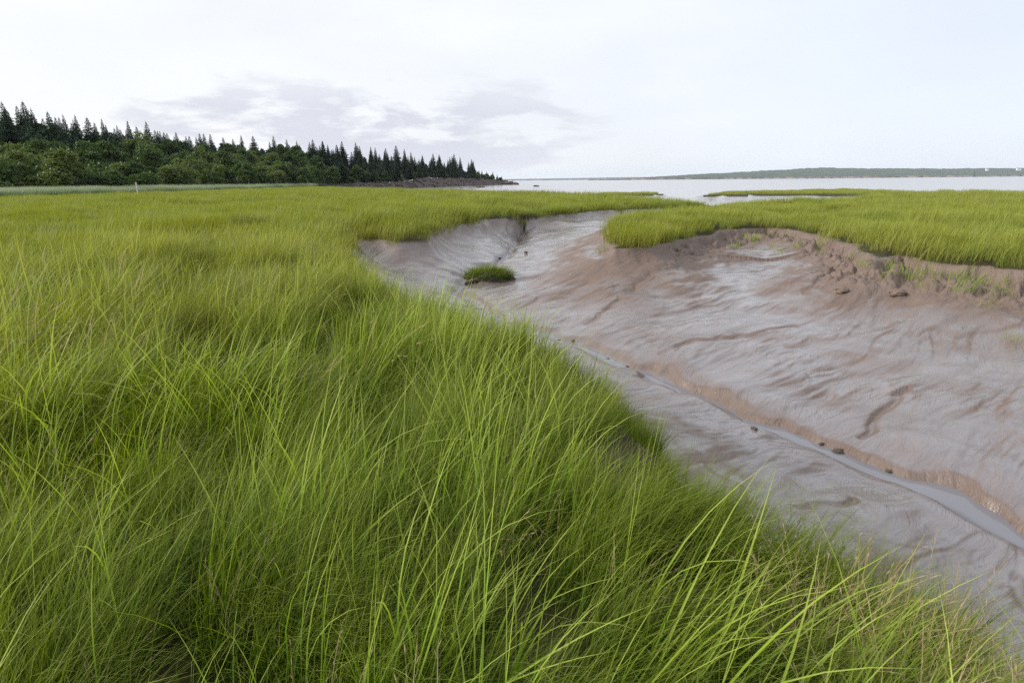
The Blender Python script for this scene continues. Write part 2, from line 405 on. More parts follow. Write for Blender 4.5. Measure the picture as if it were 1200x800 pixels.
# ------------------------------------------------------------------ terrain sheet
NA, NR = 1560, 1180
a0, a1 = R(-66), R(66)
az = np.linspace(a0, a1, NA)
rad = np.concatenate([np.geomspace(1.0, 3.0, 120, endpoint=False), np.geomspace(3.0, 27.0, 830, endpoint=False), np.geomspace(27, 60, 140, endpoint=False), np.geomspace(60, 1500, 90)])
OX, OY = 0.6, -2.2
A_, R_ = np.meshgrid(az, rad, indexing='ij')
GX = OX + np.sin(A_) * R_; GY = OY + np.cos(A_) * R_
T = terrain(GX, GY)
Z = T['z']
# true slope for the drainage colour
def slope_of(Z):
    P = np.stack([GX, GY, Z], -1)
    du = np.gradient(P, axis=0); dv = np.gradient(P, axis=1)
    n = np.cross(du, dv); n /= np.linalg.norm(n, axis=-1, keepdims=True) + 1e-12
    return 1 - np.abs(n[..., 2])
SL = slope_of(Z); SL = np.sqrt(np.clip(2 * SL - SL ** 2, 0, 1))          # sine of the slope angle
k = SL.copy()
for _ in range(2):
    k[1:-1, 1:-1] = (k[1:-1, 1:-1] * 2 + k[:-2, 1:-1] + k[2:, 1:-1] + k[1:-1, :-2] + k[1:-1, 2:]) / 6
SL = k * (1 - .3 * sst(1.4, .5, T['dT'])) * (1 - .5 * T['left'] * sst(9, 13, np.hypot(GX, GY)))
bank = (.35 + .65 * sst(2.8, 6.2, GX)) * sst(-.1, .1, T['sd']) * sst(2.4, 0.7, T['sd'] + .4 * perlin(GX / .8, GY / .8, 77)) * (1 - T['left'])
sdm = np.maximum(T['sd'] - (np.interp(np.hypot(GX, GY), EXT[0], EXT[1]) - .06) * T['left'], np.where(T['sB'] > -.3, T['sB'], -9))
me = mesh_np("ground", np.stack([GX, GY, Z], -1).reshape(-1, 3), grid_faces(NA, NR), [M_ground], True,
             {'sd': np.clip(sdm, -1, 1).ravel(), 'bank': bank.ravel(), 'slope': SL.ravel()})
tag(link("ground", me), kind='structure')

# bilinear sampler of the built sheet
def samp(field, x, y):
    dx = x - OX; dy = y - OY
    a = (np.arctan2(dx, dy) - a0) / (a1 - a0) * (NA - 1); r = np.interp(np.hypot(dx, dy), rad, np.arange(NR))
    a = np.clip(a, 0, NA - 1.001); r = np.clip(r, 0, NR - 1.001)
    i = a.astype(int); j = r.astype(int); fa = a - i; fr = r - j
    return (field[i, j] * (1 - fa) * (1 - fr) + field[i + 1, j] * fa * (1 - fr) + field[i, j + 1] * (1 - fa) * fr + field[i + 1, j + 1] * fa * fr)

# ------------------------------------------------------------------ water
WZ = -1.62
me = mesh_np("bay_water", [(-10000, 30, WZ), (10000, 30, WZ), (10000, 10500, WZ), (-10000, 10500, WZ)], np.array([[0, 1, 2, 3]]), [M_bay])
tag(link("bay_water", me), kind='structure')
# the seep of water down the creek bed
tt = np.linspace(0.3, 11.2, 260)
THa = np.array(TH)
cx = np.interp(tt, np.arange(len(TH)), THa[:, 0]); cy = np.interp(tt, np.arange(len(TH)), THa[:, 1])
for _ in range(6):
    cx[1:-1] = (cx[:-2] + cx[2:] + 2 * cx[1:-1]) / 4; cy[1:-1] = (cy[:-2] + cy[2:] + 2 * cy[1:-1]) / 4
tx = np.gradient(cx); ty = np.gradient(cy); ln = np.hypot(tx, ty); nx, ny = -ty / ln, tx / ln
off = np.linspace(-1.0, 1.0, 9)
WXs = cx[:, None] + nx[:, None] * off; WYs = cy[:, None] + ny[:, None] * off
zb = samp(Z, cx[:, None] + nx[:, None] * np.linspace(-.5, .5, 13), cy[:, None] + ny[:, None] * np.linspace(-.5, .5, 13)).min(1)
wl_ = zb + np.interp(tt, [3, 5, 6.5, 9, 11], [.090, .062, .010, .012, .012]) + .018 * perlin(np.arange(260) / 9.0, np.zeros(260), 97)
for _ in range(40):
    wl_[1:-1] = (wl_[:-2] + wl_[2:] + 2 * wl_[1:-1]) / 4
me = mesh_np("creek_water", np.stack([WXs, WYs, np.repeat(wl_[:, None], 9, 1)], -1).reshape(-1, 3), grid_faces(260, 9), [M_creek], True)
tag(link("creek_water", me), kind='structure')

# ------------------------------------------------------------------ grass
def blade_set(n, radius, h, hv, w, seg, lean, curl, mats_i=0, head=0.0, droop=0.0):
    """one tuft: n ribbon blades, returns verts, quads, rnd, tv, width heads"""
    V = []; Q = []; RN = []; TV = []; MI = []; EX = []
    base = 0
    for i in range(n):
        rr = radius * math.sqrt(rng.random()); th = rng.random() * 2 * math.pi
        bx, by = rr * math.cos(th), rr * math.sin(th)
        hh = h * (1 + hv * (rng.random() * 2 - 1)) * (1 if rng.random() > .2 else .65)
        dirn = rng.normal(0, .75)
        ln_ = abs(rng.normal(lean, .16)) if rng.random() > .15 else -abs(rng.normal(lean * .5, .12))
        cu = abs(rng.normal(curl, curl * .5))
        face = rng.random() * math.pi
        rn = rng.random()
        ww = w * (0.7 + .6 * rng.random())
        ang = ln_; x, y, z = bx, by, -0.04
        dx, dy = math.cos(dirn), math.sin(dirn)
        side = np.array([-dy * math.cos(face * .35) , dx * math.cos(face * .35), .0])
        if rng.random() < .5: side = np.array([math.cos(face), math.sin(face), 0])
        L_ = hh / seg
        for s in range(seg + 1):
            t = s / seg
            wd = ww * (1 - t ** 2.2) * (.65 + .35 * min(1, t * 5)) * .5
            if head and t > .60: wd = max(wd, head * .5 * (1 if s < seg else .25))
            p = np.array([x, y, z])
            V.append(p - side * wd); V.append(p + side * wd); RN += [rn, rn]; TV += [t, t]
            if s < seg:
                a = base + s * 2
                Q.append((a, a + 1, a + 3, a + 2)); MI.append(mats_i)
            st = math.sin(ang); ct = math.cos(ang)
            if head and t > .58 and s < seg:
                for e_ in (0, 1):                                   # spikelets of the seed head
                    aa = rng.random() * 6.28; pp = p + np.array([dx * st, dy * st, ct]) * L_ * rng.random(); sl_ = .022 + .02 * rng.random()
                    d2 = np.array([dx * st, dy * st, ct]) * .9 + np.array([math.cos(aa), math.sin(aa), 0]) * .35
                    EX.append((pp, d2 * sl_, rn))
            x += dx * st * L_; y += dy * st * L_; z += ct * L_
            ang += cu / seg * (1 + 1.5 * t) + droop * t
        base += (seg + 1) * 2
    for pp, dv, rn in EX:
        sw = np.cross(dv, rng.normal(size=3)); sw *= .0016 / (np.linalg.norm(sw) + 1e-9)
        V += [pp, pp + dv * .5 + sw, pp + dv, pp + dv * .5 - sw]; RN += [rn] * 4; TV += [1.0] * 4
        Q.append((base, base + 1, base + 2, base + 3)); MI.append(mats_i); base += 4
    return np.array(V), np.array(Q), np.array(RN), np.array(TV), np.array(MI)

def instancer(name, tufts, pts, rots, scls, idx, zone, mats):
    """One object that holds its tuft templates and its planting points; geometry nodes stand a tuft on each point."""
    V = []; Q = []; RN = []; TV = []; MI = []; TID = []; b = 0
    for k_, (v, q, rn, tv, mi) in enumerate(tufts):
        V.append(v); Q.append(q + b); RN.append(rn); TV.append(tv); MI.append(mi); TID.append(np.full(len(v), k_ + 1)); b += len(v)
    n = len(pts)
    ROT = np.zeros((b + n, 3)); ROT[b:] = rots
    SC = np.ones((b + n, 3)); SC[b:] = scls
    IDX = np.zeros(b + n, int); IDX[b:] = idx
    ZN = np.zeros(b + n); ZN[b:] = zone
    me = mesh_np(name, np.concatenate(V + [pts]), np.concatenate(Q), mats, False,
                 {'rnd': np.concatenate(RN + [np.zeros(n)]), 'tv': np.concatenate(TV + [np.zeros(n)]), 'tid': np.concatenate(TID + [np.zeros(n, int)]).astype(int),
                  'rot': ROT, 'scl': SC, 'idx': IDX.astype(int), 'zone': ZN}, np.concatenate(MI))
    o = link(name, me)
    ng = bpy.data.node_groups.new(name + "_planting", 'GeometryNodeTree')
    ng.interface.new_socket('Geometry', in_out='INPUT', socket_type='NodeSocketGeometry'); ng.interface.new_socket('Geometry', in_out='OUTPUT', socket_type='NodeSocketGeometry')
    gi = ng.nodes.new('NodeGroupInput'); go = ng.nodes.new('NodeGroupOutput')
    def attr(nm, ty):
        a = ng.nodes.new('GeometryNodeInputNamedAttribute'); a.data_type = ty; a.inputs[0].default_value = nm
        return next(s for s in a.outputs if s.enabled and s.name == 'Attribute')
    def sep(k_):
        c = ng.nodes.new('FunctionNodeCompare'); c.data_type = 'INT'; c.operation = 'EQUAL'
        ia, ib = [s for s in c.inputs if s.type == 'INT'][:2]
        ng.links.new(attr('tid', 'INT'), ia); ib.default_value = k_
        s = ng.nodes.new('GeometryNodeSeparateGeometry'); s.domain = 'POINT'
        ng.links.new(gi.outputs[0], s.inputs[0]); ng.links.new(c.outputs[0], s.inputs[1]); return s.outputs[0]
    g2i = ng.nodes.new('GeometryNodeGeometryToInstance')
    for k_ in range(len(tufts), 0, -1):
        ng.links.new(sep(k_), g2i.inputs[0])
    iop = ng.nodes.new('GeometryNodeInstanceOnPoints')
    m2p = ng.nodes.new('GeometryNodeMeshToPoints')
    ng.links.new(sep(0), m2p.inputs['Mesh'])
    ng.links.new(m2p.outputs[0], iop.inputs['Points']); ng.links.new(g2i.outputs[0], iop.inputs['Instance'])
    iop.inputs['Pick Instance'].default_value = True
    ng.links.new(attr('idx', 'INT'), iop.inputs['Instance Index'])
    e2r = ng.nodes.new('FunctionNodeEulerToRotation'); ng.links.new(attr('rot', 'FLOAT_VECTOR'), e2r.inputs[0])
    ng.links.new(e2r.outputs[0], iop.inputs['Rotation'])
    ng.links.new(attr('scl', 'FLOAT_VECTOR'), iop.inputs['Scale'])
    ng.links.new(iop.outputs[0], go.inputs[0])
    md = o.modifiers.new('planting', 'NODES'); md.node_group = ng
    return o

def scatter(r0, r1, dens, az0=-60, az1=60):
    """random points in a fan round the viewer, dens per square metre"""
    area = .5 * (r1 ** 2 - r0 ** 2) * R(az1 - az0); n = int(area * dens)
    r = np.sqrt(rng.random(n) * (r1 ** 2 - r0 ** 2) + r0 ** 2); a = R(az0) + rng.random(n) * R(az1 - az0)
    return OX + np.sin(a) * r, OY + np.cos(a) * r

T_sd, T_sB, T_left = T['sd'], T['sB'], T['left']
FRONT = [(-60, 82), (0, 88), (100, 98), (200, 118), (300, 150), (370, 195), (430, 250), (500, 330), (560, 430), (592, 495)]
def front_d(px): return np.interp(px, [p[0] for p in FRONT], [p[1] for p in FRONT])
def px_of(x, y): return 600 + x / y / .962 * F

def grassy(x, y, margin=0.0):
    sd = samp(T_sd, x, y); sB = samp(T_sB, x, y); lf = samp(T_left, x, y)
    ok = (sd < np.where(lf > .5, np.interp(np.hypot(x, y), EXT[0], EXT[1]), .015) + margin) & (sB < -.15)
    ok &= (lf > .5) | (sd < -.10 + .30 * perlin(x / .55, y / .55, 33) + .15 * perlin(x / .2, y / .2, 34))
    px = px_of(x, np.maximum(y, .5))
    ok &= ~((y > 60) & (px < 600) & (y > front_d(px) - 3))
    return ok, sd, lf

def plant(x, y, kinds, hmul=1.0, hn=.35, upright=0.0, wmul=1.0, jit=.7, lip=1.0):
    ok, sd, lf = grassy(x, y)
    z = samp(Z, x, y)
    # tussocks and matted hollows
    rr = np.hypot(x, y)
    cl = fbm(x / .75, y / .75, 101, 3) ; cl2 = fbm(x / 3.2, y / 3.2, 105, 3)
    keep = rng.random(len(x)) < np.clip(.95 + 2.1 * (cl + .7 * cl2 + .08) * sst(16, 6, rr), .15, 1)
    # dwarf growth at the very lip
    s = hmul * (1 + hn * (rng.random(len(x)) * 2 - 1)) * (1 + .36 * np.clip(cl, -.8, .8) + .36 * np.clip(cl2, -1, 1))
    s *= np.where(lf > .5, 1 - .30 * sst(-.1, .5, sd) - .24 * sst(-1.0, -.2, sd), .74)
    s = s * (1 + (lip - 1) * sst(-.9, -.2, sd) * (lf > .5))
    m = ok & keep & (np.hypot(x, y) > .95)
    x, y, z, s, lf, rr, cl, cl2, sd = [v[m] for v in (x, y, z, s, lf, rr, cl, cl2, sd)]
    fld = R(18) + 1.5 * perlin(x / 2.4, y / 2.4, 111) + .9 * perlin(x / .6, y / .6, 113)
    rot = np.zeros((len(x), 3)); rot[:, 2] = fld + rng.normal(0, jit, len(x))
    # tussock splay: lean of the whole tuft
    leanm = np.where(lf > .5, 1.0, .25) * (1 - upright)
    tilt = leanm * (1 - .6 * sst(-.9, 0, sd)) * np.clip(.10 + .26 * perlin(x / 1.6, y / 1.6, 117), -.1, .5)
    rot[:, 0] = tilt * np.sin(rot[:, 2]) * 0; rot[:, 1] = tilt
    scl = np.stack([s * wmul, s * wmul, s], -1)
    zn = np.clip(sst(.02, .5, fbm(x / 9, y / 9, 121, 3) + .25 * sst(-1, -6, x) * sst(3, 7, rr) * sst(30, 14, rr)), 0, 1) * (lf > .5) * sst(2.5, 5.5, rr) * .6 + .55 * sst(0, -5, x) * sst(3.5, 7, rr) * sst(34, 16, rr)
    lime = np.maximum(.75 * sst(5, 18, rr), .95 * (lf < .5) * sst(5, 10, rr)) * (.6 + .4 * sst(-.4, .4, cl2))
    zn = np.clip(zn, 0, .95) + 2 * np.round(lime * 20)
    idx = rng.choice(kinds, len(x))
    return np.stack([x, y, z], -1), rot, scl, idx, zn

tufts = []
for i in range(6): tufts.append(blade_set(125, .14, .42, .42, .0031, 5, .16 + .035 * i, .45 + .11 * i))      # 0-5 fine blades
for _ in range(5): tufts.append(blade_set(6, .09, .64, .30, .0062, 7, .16, .48, 1))                        # 6-10 tall broad blades
for _ in range(3): tufts.append(blade_set(7, .08, .54, .25, .0022, 8, .20, .35, 2, .0026))                 # 11-13 straw stalks with seed heads
for _ in range(4): tufts.append(blade_set(110, .24, .46, .38, .0055, 4, .22, .65))                         # 14-17 middle distance
for _ in range(4): tufts.append(blade_set(90, .45, .45, .30, .012, 4, .20, .5))                            # 18-21 far
for _ in range(3): tufts.append(blade_set(70, .12, .27, .45, .0030, 4, .45, 1.1))                          # 22-24 short matted underlayer
for _ in range(3): tufts.append(blade_set(16, .2, .64, .22, .009, 5, .15, .6, 1))                          # 25-27 tall, middle distance

batches = []
def add(*b): batches.append(b)
# foreground
x, y = scatter(1.2, 6.8, 38); add(*plant(x, y, [0, 1, 2, 3, 4, 5]))
x, y = scatter(1.2, 6.8, 32); add(*plant(x, y, [22, 23, 24], hn=.5))
x, y = scatter(1.2, 7.5, 36); add(*plant(x, y, [6, 7, 8, 9, 10], lip=.55))
# straw stalks along the near lip of the bank, scattered elsewhere
x, y = scatter(1.2, 7.5, 300); b = plant(x, y, [11, 12, 13], jit=1.2)
sdv = samp(T_sd, b[0][:, 0], b[0][:, 1])
kp = (rng.random(len(sdv)) < np.where((sdv > -.75) & (sdv < .12) & (b[0][:, 1] < 2.0) & (b[0][:, 0] > .95) & (np.hypot(b[0][:, 0], b[0][:, 1]) > 1.45), .75, .008 + .05 * sst(-1, -5, b[0][:, 0])))
b = [v[kp] for v in b]; b[2] = b[2] * .78; add(*b)
# middle
x, y = scatter(6.6, 17, 30); add(*plant(x, y, [14, 15, 16, 17]))
x, y = scatter(6.6, 19, 8); add(*plant(x, y, [25, 26, 27]))
x, y = scatter(6.6, 15, 4); add(*plant(x, y, [11, 12, 13], wmul=1.5))
# far
x, y = scatter(16.5, 44, 10); add(*plant(x, y, [18, 19, 20, 21], upright=.3))
x, y = scatter(43, 190, 2.2, -52, 52); add(*plant(x, y, [18, 19, 20, 21], wmul=1.6, upright=.3))
cat = [np.concatenate([b[i] for b in batches]) for i in range(5)]
g = instancer("marsh_grass", tufts, cat[0], cat[1], cat[2], cat[3], cat[4], [M_grass, M_tall, M_straw])
tag(g, "dense green and yellow marsh grass leaning over both banks of the muddy creek", "grass", kind='stuff')
print("grass tufts", len(cat[0]))

# reeds in front of the wood
rt = [blade_set(46, .55, 1.35, .2, .030, 4, .12, .4) for _ in range(3)]
n = 5200
px = rng.uniform(-140, 372, n)
fd = front_d(px); y = fd - rng.uniform(3, 17, n) * np.interp(px, [-140, 100, 330, 372], [1, 1, .8, .25]); x = (px - 600) / F * .962 * y
z = np.zeros(n)
rot = np.zeros((n, 3)); rot[:, 2] = rng.normal(.3, .7, n)
s = rng.uniform(.85, 1.15, n) * (1 + .12 * perlin(x / 7, y / 7, 131))
rd = instancer("reeds", rt, np.stack([x, y, z], -1), rot, np.stack([s, s, s], -1), rng.integers(0, 3, n), np.zeros(n), [M_reed])
tag(rd, "pale grey-green reed bed between the marsh grass and the wood", "reeds", kind='stuff')

def on_ground(px, py):
    """where the built ground lies under a photo pixel: walk out along the ray until it meets the sheet"""
    d = ray(px, py); t = np.linspace(1.5, 60, 6000); P = CAM[None, :] + d[None, :] * t[:, None]
    below = P[:, 2] <= samp(Z, P[:, 0], P[:, 1])
    i = int(np.argmax(below)) if below.any() else 0
    return float(P[i, 0]), float(P[i, 1]), float(samp(Z, P[i:i + 1, 0], P[i:i + 1, 1])[0])
# ------------------------------------------------------------------ small turf island and sprigs on the bank
def clump(name, radius, nblades, h, w, mat, seed, lean=.25, flat=1.0, mound=0.0):
    v, q, rn, tv, mi = blade_set(nblades, radius, h, .35, w, 5, lean, .8)
    v = v.copy(); 
    bx = v.reshape(nblades, -1, 3); ctr = bx[:, :2].mean(1)
    v3 = bx.copy(); v3[..., 1] -= ctr[:, None, 1] * (1 - flat)
    if mound:
        d = np.hypot(ctr[:, 0] / radius, ctr[:, 1] / radius)
        v3[..., 2] += (mound * np.clip(1 - d ** 2.2, 0, 1))[:, None]
        # splay outwards
        hgt = np.clip(bx[..., 2], 0, None)
        v3[..., 0] += ctr[:, None, 0] / radius * hgt * .55; v3[..., 1] += ctr[:, None, 1] / radius * hgt * .3 * flat
    return mesh_np(name, v3.reshape(-1, 3), q, [mat], False, {'rnd': rn, 'tv': tv})
def rock_mesh(name, rx, ry, rz, seed, mat, nu=28, nv=16, amp=.3):
    u = np.linspace(0, 2 * np.pi, nu, endpoint=False); v = np.linspace(-np.pi / 2, np.pi / 2, nv)
    U, Vv = np.meshgrid(u, v, indexing='ij')
    X = np.cos(Vv) * np.cos(U); Y = np.cos(Vv) * np.sin(U); Zz = np.sin(Vv)
    nn = 1 + amp * (perlin(X * 1.7 + seed * 3.1, Y * 1.7 + Zz * 2.3, seed) + .5 * perlin(X * 4 + Zz * 3, Y * 4 + seed, seed + 1))
    P = np.stack([X * rx * nn, Y * ry * nn, Zz * rz * nn], -1).reshape(-1, 3)
    i = np.arange(nu)[:, None]; j = np.arange(nv - 1)[None, :]
    f = np.stack([i * nv + j, ((i + 1) % nu) * nv + j, ((i + 1) % nu) * nv + j + 1, i * nv + j + 1], -1).reshape(-1, 4)
    return mesh_np(name, P, f, [mat], True)

ix, iy = G(572, 331, -1.2)
iz = float(samp(Z, np.array([ix]), np.array([iy]))[0])
hum = empty("grass_hummock", (ix, iy, iz)); tag(hum, "small round island of green turf standing alone on the wet creek mud", "grass hummock")
link("soil_mound", rock_mesh("soil_mound", .68, .42, .24, 5, M_clod, 48, 24, .22), hum)
link("grass_cover", clump("grass_cover", .72, 3200, .31, .0080, M_grass, 3, .3, .62, .20), hum)

sprigs = [(1128, 333, .95), (1040, 312, .8), (1172, 338, .8), (1190, 392, .5), (890, 276, .7), (935, 283, .6), (915, 290, .5), (1103, 318, .6), (1085, 330, .5), (1160, 352, .45), (860, 283, .5), (705, 289, .6)]
sprigs += [(random.uniform(860, 1195), 0, random.uniform(.35, .75)) for _ in range(22)]
sprigs = [(a_, b_ or np.interp(a_, [850, 900, 960, 1010, 1060, 1120, 1200], [272, 268, 276, 294, 304, 312, 318]) + min(abs(random.gauss(0, 10)), 22), c_) for a_, b_, c_ in sprigs]
for i, (px_, py_, s_) in enumerate(sprigs):
    gx, gy, zz = on_ground(px_, py_ + 6)
    me = clump("grass_sprig", .16 + .1 * s_, int(40 * s_ + 10), .42 * s_ + .1, .008, M_tall, i, .25)
    o = link("grass_sprig", me, None, (gx, gy, zz - .02)); o.rotation_euler[2] = i * 1.3
    tag(o, "sparse yellow-green sprig of grass rooted on the bare brown face of the right bank", "grass sprig", "grass sprigs on the eroded bank")

# ------------------------------------------------------------------ mud clods
clods = [(712, 421, .03), (735, 430, .03), (672, 400, .04), (655, 399, .03), (884, 503, .035), (916, 505, .03), (982, 531, .07), (1042, 553, .03), (1094, 573, .045), (1128, 595, .03),
         (1150, 617, .065), (548, 333, .08), (600, 327, .08), (616, 296, .07), (586, 303, .06), (963, 521, .03)]
big_clod = {6: "dark lump of mud lying on the far edge of the creek trickle", 10: "dark red-brown lump of mud beside the wide near end of the creek trickle",
            11: "dark mud lump against the left end of the turf island", 12: "dark mud lump against the right end of the turf island"}
for i, (px_, py_, s_) in enumerate(clods):
    gx, gy, zz = on_ground(px_, py_)
    o = link("mud_clod", rock_mesh("mud_clod", s_ * 1.25, s_ * .8, s_ * .62, 20 + i, M_clod, 20, 12, .55), None, (gx, gy, zz + s_ * .22)); o.rotation_euler[2] = i * 2.1
    tag(o, big_clod.get(i, "small dark clod of mud scattered along the trickle in the creek bed"), "mud clod", "mud clods along the creek trickle")
for i, (px_, py_, s_, lb) in enumerate([(987, 342, .13, "rounded brown mud lump standing out on the foot of the right bank"), (1052, 345, .15, "flattened slump of brown turf halfway down the right bank")]):
    gx, gy, zz = on_ground(px_, py_)
    o = link("mud_lump", rock_mesh("mud_lump", s_ * 1.1, s_ * .85, s_ * .6, 60 + i, M_clodbrown, 32, 18, .3), None, (gx, gy, zz + s_ * .15))
    tag(o, lb, "mud lump")

# ------------------------------------------------------------------ headland, cliff and trees
TOPD = [(-60, 150), (0, 155), (100, 165), (200, 190), (300, 230), (370, 265), (430, 300), (500, 375), (560, 460), (592, 500)]
TOPZ = [(-60, 12.0), (0, 10.2), (60, 9.6), (100, 8.9), (150, 8.3), (200, 8.0), (260, 8.6), (300, 8.6), (350, 9.2), (400, 8.0), (440, 7.6), (500, 6.6), (560, 4.0), (580, 2.8), (592, 1.8)]
def ip(tab, px): return np.interp(px, [p[0] for p in tab], [p[1] for p in tab])
def cliff_h(px): return np.interp(px, [300, 375, 410, 470, 500, 540, 575, 592, 600], [.0, .3, .9, 1.6, 3.6, 3.5, 2.9, 1.5, -1.0])
def hill_z(px, v):
    """v 0 at the front of the wood, 1 on the ridge, beyond 1 the back slope"""
    base = np.maximum(cliff_h(px), .05) ; top = np.maximum(ip(TOPZ, px), base)
    return base + (top - base) * sst(-.05, 1, v) * 1.0 - np.maximum(v - 1.2, 0) * 2.0
def hill_xy(px, v):
    d = front_d(px) + (ip(TOPD, px) - front_d(px)) * v
    return (px - 600) / F * .962 * d, d
pxs = np.linspace(-420, 597, 240); vs = np.linspace(0, 2.2, 40)
PX, VV = np.meshgrid(pxs, vs, indexing='ij')
hx, hy = hill_xy(PX, VV); hz = hill_z(PX, VV) + .35 * fbm(hx / 9, hy / 9, 141, 3) * sst(0, .1, VV)
tag(link("hill", mesh_np("hill", np.stack([hx, hy, hz], -1).reshape(-1, 3), grid_faces(240, 40), [M_hill], True)), kind='structure')
# rock cliff under the wood
pxs = np.linspace(352, 598, 520); ws = np.linspace(0, 1, 26)
PX, WW = np.meshgrid(pxs, ws, indexing='ij')
d = front_d(PX); hgt = cliff_h(PX)
bx = (PX - 600) / F * .962
lay = fbm(PX / 7.0 + WW * 2.3, WW * 3, 151, 4); blk = np.abs(perlin(PX / 3.1 + WW * 1.5, WW * 5, 155))
setb = (1 - WW) ** 1.3 * np.interp(PX, [318, 400, 598], [3, 6, 9])
dd = d + .6 - setb + 2.2 * lay * (1 - WW * .6) - 2.6 * blk * (1 - WW * .7)
zz = -1.9 + (hgt + 2.05) * WW + .7 * perlin(PX / 4, WW * 3, 157) * WW * (1 - WW) * 2 + (.9 * perlin(PX / 6.5, PX * 0, 158) + .5 * perlin(PX / 2.1, PX * 0, 159)) * WW * np.minimum(hgt, 2) * .5
zz = np.round(zz / .55) * .55 * .5 + zz * .5
dd = np.concatenate([dd, dd[:, -1:] + 14], 1); zz = np.concatenate([zz, zz[:, -1:] - .2], 1); bx = np.concatenate([bx, bx[:, -1:]], 1)      # the rock runs back under the wood
Xc = bx * dd
me = mesh_np("cliff", np.stack([Xc, dd, zz], -1).reshape(-1, 3), grid_faces(520, 27), [M_cliff], False)
tag(link("cliff", me), kind='structure')

def leaf_cloud(centers, radii, n, size, flat=1.0, seed=0):
    """leaf clumps as small crossed faces spread in the shells of several lobes"""
    r = np.random.default_rng(seed)
    k_ = r.choice(len(centers), n, p=radii ** 2 / np.sum(radii ** 2))
    d_ = r.normal(size=(n, 3)); d_ /= np.linalg.norm(d_, axis=1, keepdims=True)
    d_[:, 2] = np.where(r.random(n) < .6, np.abs(d_[:, 2]), d_[:, 2])
    rad_ = radii[k_] * (0.62 + .45 * r.random(n))
    p = centers[k_] + d_ * rad_[:, None] * np.array([1, 1, flat])
    a = r.normal(size=(n, 3)) + d_ * .2; a /= np.linalg.norm(a, axis=1, keepdims=True)
    nrm = d_ * .9 + r.normal(size=(n, 3)) * .6
    b_ = np.cross(nrm, a); b_ /= np.linalg.norm(b_, axis=1, keepdims=True) + 1e-9
    s_ = size * (.6 + .8 * r.random(n))[:, None]
    V = np.stack([p - a * s_, p + b_ * s_ * .55, p + a * s_, p - b_ * s_ * .55], 1)
    V[:, 0] += d_ * s_ * -.15
    rn = np.repeat(np.clip(r.random(n) * .6 + .4 * r.random(len(centers))[k_], 0, 1), 4)
    return V.reshape(-1, 3), np.arange(4 * n).reshape(-1, 4), rn

def trunk_mesh(h, r0, r1, mat, limbs=0, seed=0, top=None):
    r = np.random.default_rng(seed); V = []; Q = []; b = 0
    def tube(pts, ra, rb):
        nonlocal b
        ns = 7
        for i, p in enumerate(pts):
            t = i / (len(pts) - 1); rr = ra + (rb - ra) * t
            for k_ in range(ns):
                a = 2 * math.pi * k_ / ns; V.append((p[0] + rr * math.cos(a), p[1] + rr * math.sin(a), p[2]))
        for i in range(len(pts) - 1):
            for k_ in range(ns):
                Q.append((b + i * ns + k_, b + i * ns + (k_ + 1) % ns, b + (i + 1) * ns + (k_ + 1) % ns, b + (i + 1) * ns + k_))
        b += ns * len(pts)
    tube([(math.sin(i * 1.3 + seed) * .02 * h * (i / 6), math.cos(i * .9) * .015 * h * (i / 6), h * i / 6 - .3) for i in range(7)], r0, r1)
    for i in range(limbs):
        a = r.random() * 6.28; z0 = h * (.3 + .6 * r.random()); l = h * .35 * (.6 + .6 * r.random())
        tube([(math.cos(a) * l * t, math.sin(a) * l * t, z0 + l * .7 * t - .3) for t in (0, .33, .66, 1)], r0 * .45, r1 * .4)
    return mesh_np("trunk", np.array(V), np.array(Q), [mat], True)

def spruce_crown(h, rad_, seed, dens=1.0):
    r = np.random.default_rng(seed); V = []; RN = []
    z = h * .10
    while z < h * .985:
        t = z / h
        rr = rad_ * (1 - t) ** .95 * (.7 + .5 * r.random()) + .05
        nb = max(4, int(10 * (1 - t) + 4))
        a0_ = r.random() * 6.28
        for k_ in range(nb):
            if r.random() < .10: continue
            a = a0_ + 6.28 * k_ / nb + r.normal(0, .15)
            ln_ = rr * (.7 + .5 * r.random())
            d_ = np.array([math.cos(a), math.sin(a), 0]); sd_ = np.array([-math.sin(a), math.cos(a), 0])
            rn = r.random()
            drop = .22 + .25 * (1 - t)
            ns = max(3, int(5 * dens * ln_ / rad_ + 3))
            for j in range(ns):
                q = (j + .6) / ns
                c = d_ * ln_ * q + np.array([0, 0, z - drop * ln_ * q + .18 * ln_ * q * q])
                w = ln_ * .36 * (1.15 - q) + .04 + .10 * (1 - t)
                for sg in (-1, 1):
                    tip = c + sd_ * sg * w + d_ * w * .5 + np.array([0, 0, -.35 * w + r.normal(0, .08)])
                    V += [c - d_ * ln_ / ns * .7, tip, c + d_ * ln_ / ns * .75 + np.array([0, 0, r.normal(0, .05)])]; RN += [rn * .7 + .3 * r.random()] * 3
                # hanging twig curtain below the bough
                dn = np.array([0, 0, -(.30 + .28 * r.random()) * (.25 + .85 * (1 - t))]) + d_ * .1
                o_ = sd_ * r.normal(0, .5 * w)
                V += [c + o_ - (d_ + sd_ * r.normal(0, .6)) * (.08 + .2 * (1 - t)), c + o_ + dn, c + o_ + (d_ + sd_ * r.normal(0, .6)) * (.08 + .2 * (1 - t))]; RN += [rn * .7 + .3 * r.random()] * 3
        z += h * .028 * (1.15 - .4 * t)
    # leader
    for k_ in range(6):
        a = k_ * 1.05; V += [(0.05 * math.cos(a), .05 * math.sin(a), h * .93), (.05 * math.cos(a + 1), .05 * math.sin(a + 1), h * .93), (0, 0, h * 1.05)]; RN += [.5] * 3
    V = np.array(V)
    return mesh_np("crown", V, np.arange(len(V)).reshape(-1, 3), [M_spruce], False, {'rnd': np.array(RN)})

